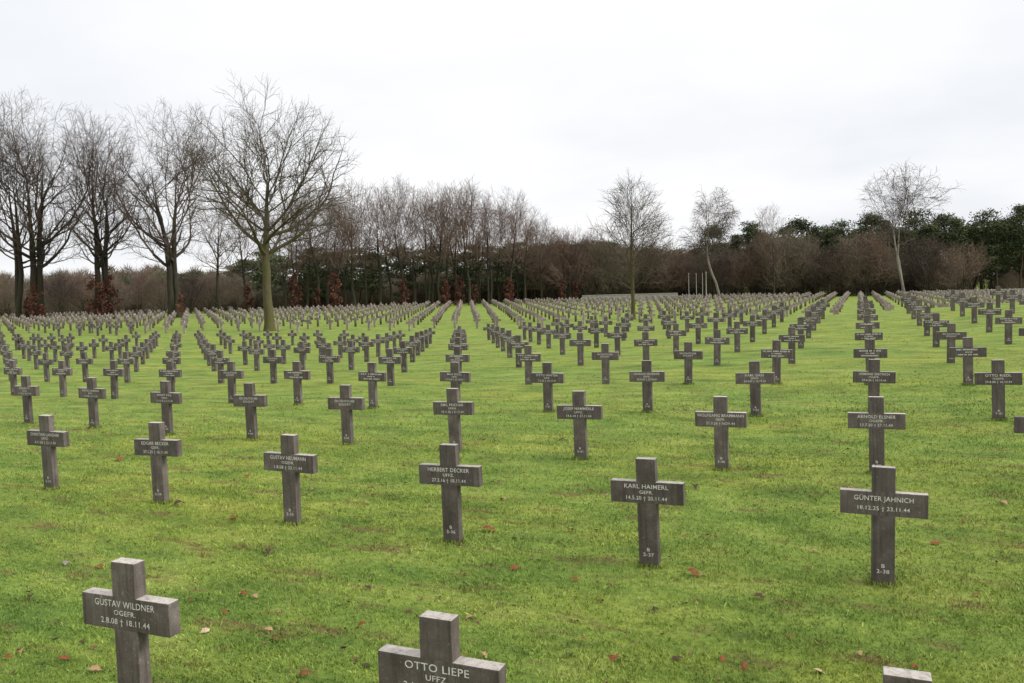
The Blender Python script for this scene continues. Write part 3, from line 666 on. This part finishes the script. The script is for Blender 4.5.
shoots = [(30, 115, 1, .7, 'filling the gap between the two leftmost trunks'), (39, 114, 0, .85, 'around the second beech trunk from the left edge'), (98, 113, 0, 1., 'around the left trunk of the close pair'), (113, 114, 1, 1.25, 'around the right trunk of the close pair'), (183, 112, 2, .9, 'at the foot of the thick double trunk'),
          (250, 132, 2, 1.2, 'left of the mossy oak trunk'), (297, 131, 1, 1.25, 'first right of the oak trunk'), (320, 132, 2, 1., 'second right of the oak trunk'), (337, 130, 1, 1.2, 'third right of the oak trunk'), (406, 135, 1, .95, 'below the sixth tree right of the oak'),
          (447, 137, 1, .9, 'left of a close pair of red shrubs'), (461, 138, 1, 1., 'right of a close pair of red shrubs'), (476, 139, 2, .95, 'small, beside the close red pair'), (511, 139, 1, .9, 'lone before the twelfth trunk right of the oak'), (563, 146, 1, .8, 'before the end of the tree row, left'), (577, 147, 2, .95, 'before the end of the tree row, right')]
for k, (u, dd, m, s, w) in enumerate(shoots):
    plant('beech_shrub', [('leaves', SH[m][0]), ('stem', SH[m][1])], bu(u), dd, 'rust-red withered shrub '+w, 'shrub', 'rust-red leafy shoots at the foot of the trees', s=s, rz=k*2.1)

# pines
def pine(seed, Ht, r, clear, n=6500, cl=34, fs=.17):
    g_ = np.random.default_rng(seed)
    zz = clear+(Ht-clear)*np.sort(g_.random(cl))**.85; th = g_.random(cl)*2*np.pi
    t = (zz-clear)/(Ht-clear); rr = r*np.interp(t, [0, .3, .6, .85, 1], [.75, 1, .85, .5, .12])*g_.uniform(.45, 1, cl)
    c = np.stack([rr*np.cos(th), rr*np.sin(th), zz], -1)
    w = g_.integers(0, cl, n); P = c[w]+g_.normal(0, 1, (n, 3))*np.array([r*.27, r*.27, Ht*.02])
    a = g_.normal(0, 1, (n, 3))*np.array([1, 1, .5]); a /= np.linalg.norm(a, axis=1, keepdims=True)
    b = np.cross(a, g_.normal(0, 1, (n, 3))); b /= np.linalg.norm(b, axis=1, keepdims=True)
    s = fs*g_.uniform(.5, 1.5, n)[:, None]
    V = np.stack([P-a*s, P+b*s*.45, P+a*s, P-b*s*.45], 1).reshape(-1, 3)
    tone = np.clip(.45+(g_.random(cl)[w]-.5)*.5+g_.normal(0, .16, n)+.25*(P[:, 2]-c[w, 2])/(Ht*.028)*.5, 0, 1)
    k = 9; q = np.linspace(-.3, Ht*.97, k); wx = np.cumsum(g_.normal(0, .12, k)); wy = np.cumsum(g_.normal(0, .12, k)); wx -= wx[0]; wy -= wy[0]
    sp = np.stack([wx, wy, q], -1); rad = np.interp(q, [0, Ht], [.2, .04])
    tr = frusta(sp[:-1], sp[1:], rad[:-1], rad[1:], 7)
    at = np.stack([np.interp(zz-1, q, wx), np.interp(zz-1, q, wy), zz-1.], -1)
    br = frusta(at, c, np.full(cl, .06), np.full(cl, .02), 4)
    tr = cat([tr, br])
    return (V, np.arange(n*4).reshape(-1, 4), np.repeat(tone, 4)), tr
PN = []
for k, (h_, r_, c_) in enumerate(((15, 2.6, 5.5), (14, 2.9, 4.5), (16, 2.3, 7), (13, 3.1, 4), (15, 3., 8))):
    cr, tr = pine(80+k, h_, r_, c_)
    PN.append((mesh_np('crown', cr[0], cr[1], M_PINE, False, cr[2]), mesh_np('trunk', tr[0], tr[1], M_PINEBARK, True), h_, cr, tr))
pines = [(699, 158, 9.5), (715, 150, 12.), (736, 152, 13), (752, 150, 13.2), (768, 156, 12.6), (786, 150, 13.4), (800, 152, 12.6), (815, 152, 14.1), (829, 156, 13.4), (843, 152, 13.2), (858, 157, 13.8), (872, 153, 13.3), (886, 156, 14.4), (902, 152, 13.6), (916, 156, 14.4), (930, 152, 14.6), (944, 157, 13.8), (957, 152, 13.5), (972, 154, 15.2), (984, 157, 13.8), (998, 152, 14.4), (1010, 156, 13.8), (1022, 152, 14.6), (1040, 154, 14)]
for k, (u, dd, h_) in enumerate(pines):
    m = PN[(k*3+1) % 5]
    plant('pine_tree', [('trunk', m[1]), ('crown', m[0])], bu(u), dd, 'dark green pine at the wood edge, %s pine from the left' % ordn(k), 'pine tree', 'dark pines along the wood edge', s=h_/m[2]*(1.0+.13*math.sin(k*2.4)), rz=k*2.3)

# the wood behind, read as one mass
def mass(name, items, sel, mt, mc, label):
    V = []; F = []; Tn = []; o = 0; VT = []; FT = []; ot = 0
    for (x, y, s, a, m) in items:
        cr, tr = sel[m]; z = hz(x, y)
        R2_ = np.array([[math.cos(a), -math.sin(a), 0], [math.sin(a), math.cos(a), 0], [0, 0, 1]])*s
        v = cr[0]@R2_.T+np.array([x, y, z]); V.append(v); F.append(cr[1]+o); o += len(v); Tn.append(cr[2])
        v = tr[0]@R2_.T+np.array([x, y, z]); VT.append(v); FT.append(tr[1]+ot); ot += len(v)
    me = mesh_np(name, np.concatenate(V+VT), np.concatenate(F+[f+o for f in FT]), mc, False, np.concatenate(Tn+[np.full(ot, .5)]))
    me.materials.append(mt)
    nfc = sum(len(f) for f in F); mi = np.zeros(len(me.polygons), np.int32); mi[nfc:] = 1
    me.polygons.foreach_set('material_index', mi)
    tag(link(name, me), label, None, None, 'stuff')
LOWPN = [pine(90+k, h_, 3.3, c_, 1600, 18, .26) for k, (h_, c_) in enumerate(((14, 3.), (12.5, 2.), (13.5, 4.5)))]
it = []
for k in range(380):
    b = rnd.uniform(-.72, .74); dd = rnd.uniform(158, 205)
    u = 512+FPX*b
    top = np.interp(u, [0, 230, 260, 600, 700, 740, 1024], [8.5, 9, 12.5, 12, 9.5, 13, 14.5])
    if u < 215 and rnd.random() < .6: continue
    it.append((*spot(b, dd), top/13.5*rnd.uniform(.8, 1.0)*dd/165, rnd.uniform(0, 6.3), rnd.randrange(3)))
mass('pine_wood', it, LOWPN, M_PINEBARK, M_PINE, 'dark pine wood behind the rows of bare trees')

def thicket(seed, h, r, n, w=.02, flat=.55, stems=9):
    """bushy bare growth: a cloud of upswept twigs on a few stems"""
    g_ = np.random.default_rng(seed)
    th = g_.random(n)*2*np.pi; q = g_.random(n)**.5; z = g_.random(n)**.8
    rr = r*np.interp(z, [0, .25, .55, .8, 1], [.55, .9, 1, .75, .25])*q
    P = np.stack([rr*np.cos(th), rr*np.sin(th), z*h*(1-.18*q**2)], -1)
    d_ = np.stack([np.cos(th)*q*.6, np.sin(th)*q*.6, np.full(n, .9)], -1)+g_.normal(0, .42, (n, 3)); d_ /= np.linalg.norm(d_, axis=1, keepdims=True)
    L = g_.uniform(.5, 1.3, n)[:, None]
    tv = frusta(P, P+d_*L, np.full(n, w), np.full(n, w*.4), 3)
    e = np.stack([g_.normal(0, r*.45, stems), g_.normal(0, r*.45, stems), np.full(stems, h*.8)], -1)
    st = frusta(np.zeros((stems, 3))+g_.normal(0, .15, (stems, 3))*np.array([1, 1, 0]), e, np.full(stems, .07), np.full(stems, .02), 5)
    return tv, st
def th_mesh(seed, h, r, n, mat, **kw):
    t, s = thicket(seed, h, r, n, **kw)
    return mesh_np('crown', t[0], t[1], mat), mesh_np('stem', s[0], s[1], M_BEECH)
def shrub(seed, Ht, r_, mat, st, nl=30, tw=.9):
    m = tree_meshes('shrub', M_BEECH, mat, seed=seed, Ht=Ht, clear=.7, prof=pf(r_, [(0, .55), (.25, .9), (.5, 1.), (.75, .82), (.92, .5), (1, .2)]), nl=nl, a_lo=58, a_hi=18, trunk_r=.12, twr=.013, curl=.06, sp=(.6, .42, .33), tw=tw, leader=.8, stems=st)
    return (m[1], m[0])
TH = [shrub(100, 8, 3.6, M_TWIG_BRN, ((0, 0, .05, 0), (.4, .1, .2, .1), (-.3, .2, -.25, .05))), shrub(101, 7.5, 3.2, M_TWIG_RED, ((0, 0, 0, 0), (.3, .3, .15, .15))),
      shrub(102, 9, 4., M_TWIG_BRN, ((0, 0, -.1, 0), (.5, 0, .15, 0), (0, .4, 0, .2))), shrub(103, 6.5, 3.6, M_TWIG, ((0, 0, .1, 0), (-.4, .1, -.2, 0)))]
bushes = [(8, 140, 7.5, 0), (34, 146, 7.8, 2), (62, 142, 7.6, 3), (86, 148, 7.8, 1), (112, 143, 7.4, 0), (140, 147, 8, 1), (164, 141, 7.4, 2), (192, 145, 7.2, 3), (216, 149, 7.2, 0), (240, 148, 7, 2),
          (548, 152, 11, 1), (572, 149, 12.5, 1), (592, 154, 12, 2), (615, 150, 11, 2), (645, 153, 10, 0), (668, 149, 10, 1), (690, 152, 9.2, 1), (712, 146, 8.5, 3), (742, 147, 8.4, 1), (764, 146, 11.5, 2), (786, 144, 12, 2), (806, 146, 10.8, 0), (826, 145, 8.4, 3), (846, 146, 10.6, 2), (866, 145, 11.4, 1), (886, 147, 8.7, 0), (926, 146, 9.8, 3), (942, 149, 6.8, 2)]
cols = ['brown', 'reddish', 'tawny', 'grey-brown']
for k, (u, dd, h_, m) in enumerate(bushes):
    hh = (8, 7.5, 9, 6.5)[m]
    plant('bare_shrub', [('crown', TH[m][0]), ('stem', TH[m][1])], bu(u), dd, 'twiggy %s bare shrub before the wood, %s shrub from the left' % (cols[m], ordn(k)), 'shrub', 'bare shrubs along the wood edge', s=h_/hh*.92, rz=k*1.3)
items = []
LT = []
for k in range(3):
    t, s_ = thicket(110+k, (7, 8, 6)[k], 4, 1500, w=.035)
    LT.append(((t[0], t[1], np.full(len(t[0]), .5)), s_))
it = []
for k in range(390):
    b = rnd.uniform(-.74, .74) if k < 300 else rnd.uniform(-.33, .04); dd = rnd.uniform(152, 196); u = 512+FPX*b
    if 235 < u < 545 and dd < 168: dd = rnd.uniform(168, 196); b = (u-512)/FPX
    top = float(np.interp(u, [0, 238, 246, 535, 560, 620, 720, 1024], [8.2, 8.5, 5.5, 6.5, 12, 10.5, 8, 4.5]))
    it.append((*spot(b, dd), top/7*rnd.uniform(.75, 1)*dd/170, rnd.uniform(0, 6.3), rnd.randrange(3)))
mass('bare_thicket', it, LT, M_BEECH, M_TWIG_BRN, 'brown bare undergrowth filling the edge of the wood')

# ------------------------------------------------------------------ flagpoles and the low wall
for k, (u, dd, lab) in enumerate(((690, 128, 'white flagpole, leftmost of the four'), (697.5, 129, 'white flagpole, second of the four from the left'), (703.7, 130, 'white flagpole, third of the four from the left'), (707.3, 127, 'white flagpole, rightmost and thickest of the four'))):
    x, y = spot(bu(u), dd); z = hz(x, y); hp = 4.3 if k < 3 else 4.4
    e = bpy.data.objects.new('flagpole', None); C.objects.link(e); e.location = (x, y, z); tag(e, lab, 'flagpole', 'flagpoles before the wood')
    r_ = .055 if k < 3 else .08
    q = np.linspace(0, hp, 6); sp = np.stack([q*0, q*0, q], -1); rad = np.interp(q, [0, hp], [r_, r_*.62])
    m1 = frusta(sp[:-1], sp[1:], rad[:-1], rad[1:], 12); link('pole', mesh_np('pole', m1[0], m1[1], M_POLE, True), e)
    bm = bmesh.new(); bmesh.ops.create_uvsphere(bm, u_segments=10, v_segments=6, radius=r_*1.1, matrix=Matrix.Translation((0, 0, hp+r_*.5))); link('finial', bm_mesh('finial', bm, M_POLE), e)
    bm = bmesh.new(); bmesh.ops.create_cone(bm, segments=12, radius1=r_*2.4, radius2=r_*1.8, depth=.18, cap_ends=True, matrix=Matrix.Translation((0, 0, .09))); link('base_plate', bm_mesh('base_plate', bm, M_WALL), e)
def wall(u0, d0, u1, d1, h, label, thick=.5):
    a = Vector((*spot(bu(u0), d0), 0)); b = Vector((*spot(bu(u1), d1), 0)); mid_ = (a+b)/2; L = (b-a).length
    zz = min(hz(a.x, a.y), hz(b.x, b.y))
    e = bpy.data.objects.new('low_wall', None); C.objects.link(e); e.location = (mid_.x, mid_.y, zz); e.rotation_euler = (0, 0, math.atan2(b.y-a.y, b.x-a.x)); tag(e, label, 'wall')
    bm = bmesh.new(); bmesh.ops.create_cube(bm, size=1, matrix=Matrix.Translation((0, 0, h/2-.2))@Matrix.Diagonal((L, thick, h+.4, 1))); bmesh.ops.bevel(bm, geom=bm.edges, offset=.02, segments=1); link('masonry', bm_mesh('masonry', bm, M_WALL), e)
    bm = bmesh.new(); bmesh.ops.create_cube(bm, size=1, matrix=Matrix.Translation((0, 0, h+.06))@Matrix.Diagonal((L+.1, thick+.12, .12, 1))); bmesh.ops.bevel(bm, geom=bm.edges, offset=.015, segments=1); link('coping', bm_mesh('coping', bm, M_WALL), e)
wall(584, 141, 678, 136, 1.15, 'long low pale stone wall behind the graves, left of the flagpoles')
wall(905, 146, 1060, 140, .8, 'low grey wall along the wood edge at the right side')

# ------------------------------------------------------------------ fallen leaves
LC = {'rust-brown': (.17, .058, .022), 'tan': (.30, .19, .10), 'dark brown': (.06, .035, .025), 'pale tan': (.40, .30, .2), 'grey': (.2, .17, .16)}
LM = {k: plain('fallen_leaf_'+k.replace(' ', '_').replace('-', '_'), c, .75, .12, .4, 40) for k, c in LC.items()}
def leaf_mesh(seed, mat):
    r = random.Random(seed); bm = bmesh.new(); n = 11; L = .05; W = r.uniform(.026, .036); curl = r.uniform(.1, .5)
    L_ = []; R_ = []; Mv = []
    for k in range(n):
        t = k/(n-1); w = W*math.sin(math.pi*min(1, t*.96+.03))**.75*(1+.22*math.sin(t*19+seed)); x = (t-.5)*2*L; zc = curl*.05*math.sin(t*3+r.random()*.3)
        Mv.append(bm.verts.new((x, 0, zc))); L_.append(bm.verts.new((x, w, zc+curl*w*.9*(1+.3*math.sin(t*9))))); R_.append(bm.verts.new((x, -w*r.uniform(.85, 1.05), zc+curl*w*.7)))
    for k in range(n-1):
        bm.faces.new((Mv[k], Mv[k+1], L_[k+1], L_[k])); bm.faces.new((R_[k], R_[k+1], Mv[k+1], Mv[k]))
    a = bm.verts.new((-L*1.35, .004, .006)); b_ = bm.verts.new((-L*1.35, -.003, .006)); bm.faces.new((a, b_, R_[0], Mv[0]))
    geo = bmesh.ops.extrude_face_region(bm, geom=bm.faces[:])
    bmesh.ops.translate(bm, verts=[v for v in geo['geom'] if isinstance(v, bmesh.types.BMVert)], vec=(0, 0, .0012))
    bmesh.ops.recalc_face_normals(bm, faces=bm.faces)
    for f in bm.faces: f.smooth = True
    return bm_mesh('fallen_leaf', bm, mat)
LEAVES = {k: [leaf_mesh(5+q, m) for q in range(4)] for k, m in LM.items()}
def ground_hit(u, v):
    rd = CR*((u-512)/FPX)-CU*((v-341.5)/FPX)+CF; t = 1.
    for _ in range(400):
        p = rd*t
        if p.z+CAM_H < hz(p.x, p.y): break
        t += .08
    return p.x, p.y
LEAFXY = [(-6.65,5.52,1.0,'rust-brown'), (-7.04,5.46,1.0,'grey'), (-6.01,6.17,0.8,'rust-brown'), (-5.41,6.42,1.2,'dark brown'), (-4.85,5.42,1.0,'rust-brown'), (-4.72,5.40,1.0,'tan'), (-4.59,4.70,1.0,'pale tan'), (-4.71,5.03,0.7,'rust-brown'), (-5.18,3.96,1.0,'rust-brown'), (-4.84,3.92,1.1,'tan'), (-4.16,4.90,1.0,'tan'), (-3.99,4.76,0.8,'rust-brown'), (-5.16,5.14,0.7,'rust-brown'), (-6.49,4.69,0.9,'dark brown'), (-2.92,6.81,1.2,'rust-brown'), (-2.32,6.74,1.0,'rust-brown'), (-3.55,5.24,1.2,'rust-brown'), (-1.57,5.38,1.3,'rust-brown'), (-1.88,5.33,1.1,'dark brown'), (-2.45,5.11,0.9,'tan'), (-2.84,5.70,0.9,'tan'), (-1.87,5.61,0.6,'rust-brown'), (-3.14,4.67,0.9,'dark brown'), (-1.96,6.35,0.9,'rust-brown'), (-3.95,5.95,0.9,'dark brown'), (-1.50,6.34,0.9,'dark brown'), (-1.17,5.56,1.1,'dark brown'), (-0.72,5.60,1.0,'rust-brown'), (-3.59,7.72,1.8,'rust-brown'), (-3.99,9.03,1.3,'tan'), (-3.23,7.62,1.4,'grey'), (-2.78,8.00,1.2,'rust-brown'), (-1.36,7.17,1.4,'rust-brown'), (-0.76,6.80,1.2,'dark brown'), (-6.57,7.24,1.6,'rust-brown'), (-5.57,3.82,1.0,'rust-brown'), (-5.57,3.93,0.8,'tan'), (-10.81,9.42,2.0,'rust-brown'), (-8.33,7.32,0.8,'tan'), (-7.61,7.47,1.8,'dark brown'), (-7.95,9.08,1.5,'rust-brown'), (-6.54,8.69,1.2,'tan'), (-4.45,12.58,2.2,'dark brown'), (-1.90,10.26,1.8,'dark brown'), (-0.88,5.66,0.8,'rust-brown'), (0.00,6.06,0.7,'tan'), (0.67,8.77,1.2,'rust-brown'), (1.47,10.39,1.4,'tan'), (-0.39,8.12,1.0,'tan'), (0.34,5.99,0.9,'rust-brown'), (-0.25,5.71,0.9,'pale tan'), (-3.43,4.37,1.1,'rust-brown'), (-0.47,6.15,0.7,'rust-brown'), (0.86,7.40,0.8,'rust-brown')]
ccount = {}
for k, (x, y, s, cname) in enumerate(LEAFXY):
    me = LEAVES[cname][k % 4]
    o = link('fallen_leaf', me, None, (x, y, hz(x, y)+float(swell(x, y))+.019)); o.scale = (s*.82, s*.82, s*.6); o.rotation_euler = (rnd.gauss(0, .2), rnd.gauss(0, .2), rnd.uniform(0, 6.3))
    # describe it by the cross whose foot is nearest
    best = min((c for c in cross_at if cross_at[c][3]), key=lambda c: (cross_at[c][0]-x)**2+(cross_at[c][1]-y)**2)
    cx, cy, cz_, _, _ = cross_at[best]
    side = ('left of' if pix(x, y, hz(x, y))[0] < pix(cx, cy, cz_)[0] else 'right of')
    ccount.setdefault((best, side, cname), []).append(o)
nick = lambda c: ('%s cross from the %s, %s row' % ((ordn(rank[c][0]), 'right') + (('front' if c[1] == -1 else ordn(c[1]+1)),)) if rank[c][0] <= rank[c][1] else '%s cross from the left, %s row' % (ordn(rank[c][1]), 'front' if c[1] == -1 else ordn(c[1]+1)))
for (c, side, cname), L in ccount.items():
    L.sort(key=lambda o: (o.location.x-cross_at[c][0])**2+(o.location.y-cross_at[c][1])**2)
    for k, o in enumerate(L):
        tag(o, '%s leaf%s %s the %s' % (cname, (', '+('nearest' if k == 0 else ordn(k)+' nearest')) if len(L) > 1 else '', side, nick(c)), 'leaf', 'fallen leaves on the lawn')
# the scattered rest
n = 2600; b = rs.uniform(-.7, .7, n); dl = 3+34*rs.random(n)**1.1
lx = Cc*b*dl-S*dl; ly = S*b*dl+Cc*dl; cl = np.sin(lx*.8+1)*np.sin(ly*.7); kp = rs.random(n) < .5+.5*cl; lx, ly, dl = lx[kp], ly[kp], dl[kp]; n = len(lx)
lz = hgt(lx, ly)+swell(lx, ly)+.018; a = rs.uniform(0, 6.3, n); s = rs.uniform(.012, .034, n)*(.8+.025*dl)
ux, uy = np.cos(a)*s, np.sin(a)*s; hh = rs.uniform(.0, .02, n)
V = np.stack([np.stack([lx-ux, ly-uy, lz+hh], -1), np.stack([lx+uy*.6, ly-ux*.6, lz+.004], -1), np.stack([lx+ux, ly+uy, lz+hh*.5], -1), np.stack([lx-uy*.6, ly+ux*.6, lz+.012], -1), np.stack([lx, ly, lz-.004], -1)], 1).reshape(-1, 3)
bb = np.arange(n)[:, None]*5
F = np.concatenate([bb+np.array([[0, 1, 4]]), bb+np.array([[1, 2, 4]]), bb+np.array([[2, 3, 4]]), bb+np.array([[3, 0, 4]])])
M_LIT = foliage('leaf_litter', (.05, .032, .022), (.13, .065, .034), (.26, .16, .09), .6)
tag(link('leaf_litter', mesh_np('leaf_litter', V, F, M_LIT, False, np.repeat(rs.random(n), 5))), 'small scraps of fallen leaves strewn through the grass', None, None, 'stuff')

# ------------------------------------------------------------------ light
w = bpy.data.worlds.new('World'); bpy.context.scene.world = w; w.use_nodes = True
nt = w.node_tree; bg = nt.nodes['Background']; out = nt.nodes['World Output']
sky = nt.nodes.new('ShaderNodeTexSky'); sky.sky_type = 'NISHITA'; sky.sun_disc = False
SUN_EL, SUN_AZ = R(33), R(82)           # azimuth clockwise from +Y
sky.sun_elevation = SUN_EL; sky.sun_rotation = SUN_AZ
nt.links.new(sky.outputs[0], bg.inputs[0]); bg.inputs[1].default_value = .05
tcg = nt.nodes.new('ShaderNodeTexCoord').outputs['Generated']
sp = nt.nodes.new('ShaderNodeSeparateXYZ'); nt.links.new(tcg, sp.inputs[0])
ad = N(nt, 'ShaderNodeMath', operation='MAXIMUM'); nt.links.new(sp.outputs[2], ad.inputs[0]); ad.inputs[1].default_value = 0
a2 = N(nt, 'ShaderNodeMath', operation='ADD'); nt.links.new(ad.outputs[0], a2.inputs[0]); a2.inputs[1].default_value = .16
dv = N(nt, 'ShaderNodeVectorMath', operation='DIVIDE'); nt.links.new(tcg, dv.inputs[0])
cb = nt.nodes.new('ShaderNodeCombineXYZ'); nt.links.new(a2.outputs[0], cb.inputs[0]); nt.links.new(a2.outputs[0], cb.inputs[1]); cb.inputs[2].default_value = 1
nt.links.new(cb.outputs[0], dv.inputs[1])
cn = noise(nt, mapping(nt, dv.outputs[0], (.55, .55, .6), loc=(2.3, .7, 0)), 1, 5, .5)
cc_ = ramp(nt, cn, [(.34, (.80, .82, .855)), (.47, (.89, .90, .92)), (.60, (.98, .98, .985))])
zr = ramp(nt, sp.outputs[2], [(0, (.93, .93, .935)), (.12, (.97, .97, .975)), (.4, (1, 1, 1)), (1, (1.75, 1.75, 1.75))])
cm = mix(nt, 1, cc_, zr, 'MULTIPLY')
bg2 = nt.nodes.new('ShaderNodeBackground'); nt.links.new(cm, bg2.inputs[0]); bg2.inputs[1].default_value = 1.18
ms = nt.nodes.new('ShaderNodeMixShader'); ms.inputs[0].default_value = .93
nt.links.new(bg.outputs[0], ms.inputs[1]); nt.links.new(bg2.outputs[0], ms.inputs[2]); nt.links.new(ms.outputs[0], out.inputs[0])
sl = bpy.data.lights.new('sun', 'SUN'); sl.energy = 3.1; sl.angle = R(24); sl.color = (1, .97, .93)
so = bpy.data.objects.new('sun', sl); C.objects.link(so)
dirn = Vector((math.sin(SUN_AZ)*math.cos(SUN_EL), math.cos(SUN_AZ)*math.cos(SUN_EL), math.sin(SUN_EL)))
so.rotation_euler = dirn.to_track_quat('Z', 'Y').to_euler(); so.location = dirn*50
sc = bpy.context.scene
sc.view_settings.view_transform = 'Standard'; sc.view_settings.look = 'None'; sc.view_settings.exposure = 0; sc.view_settings.gamma = 1
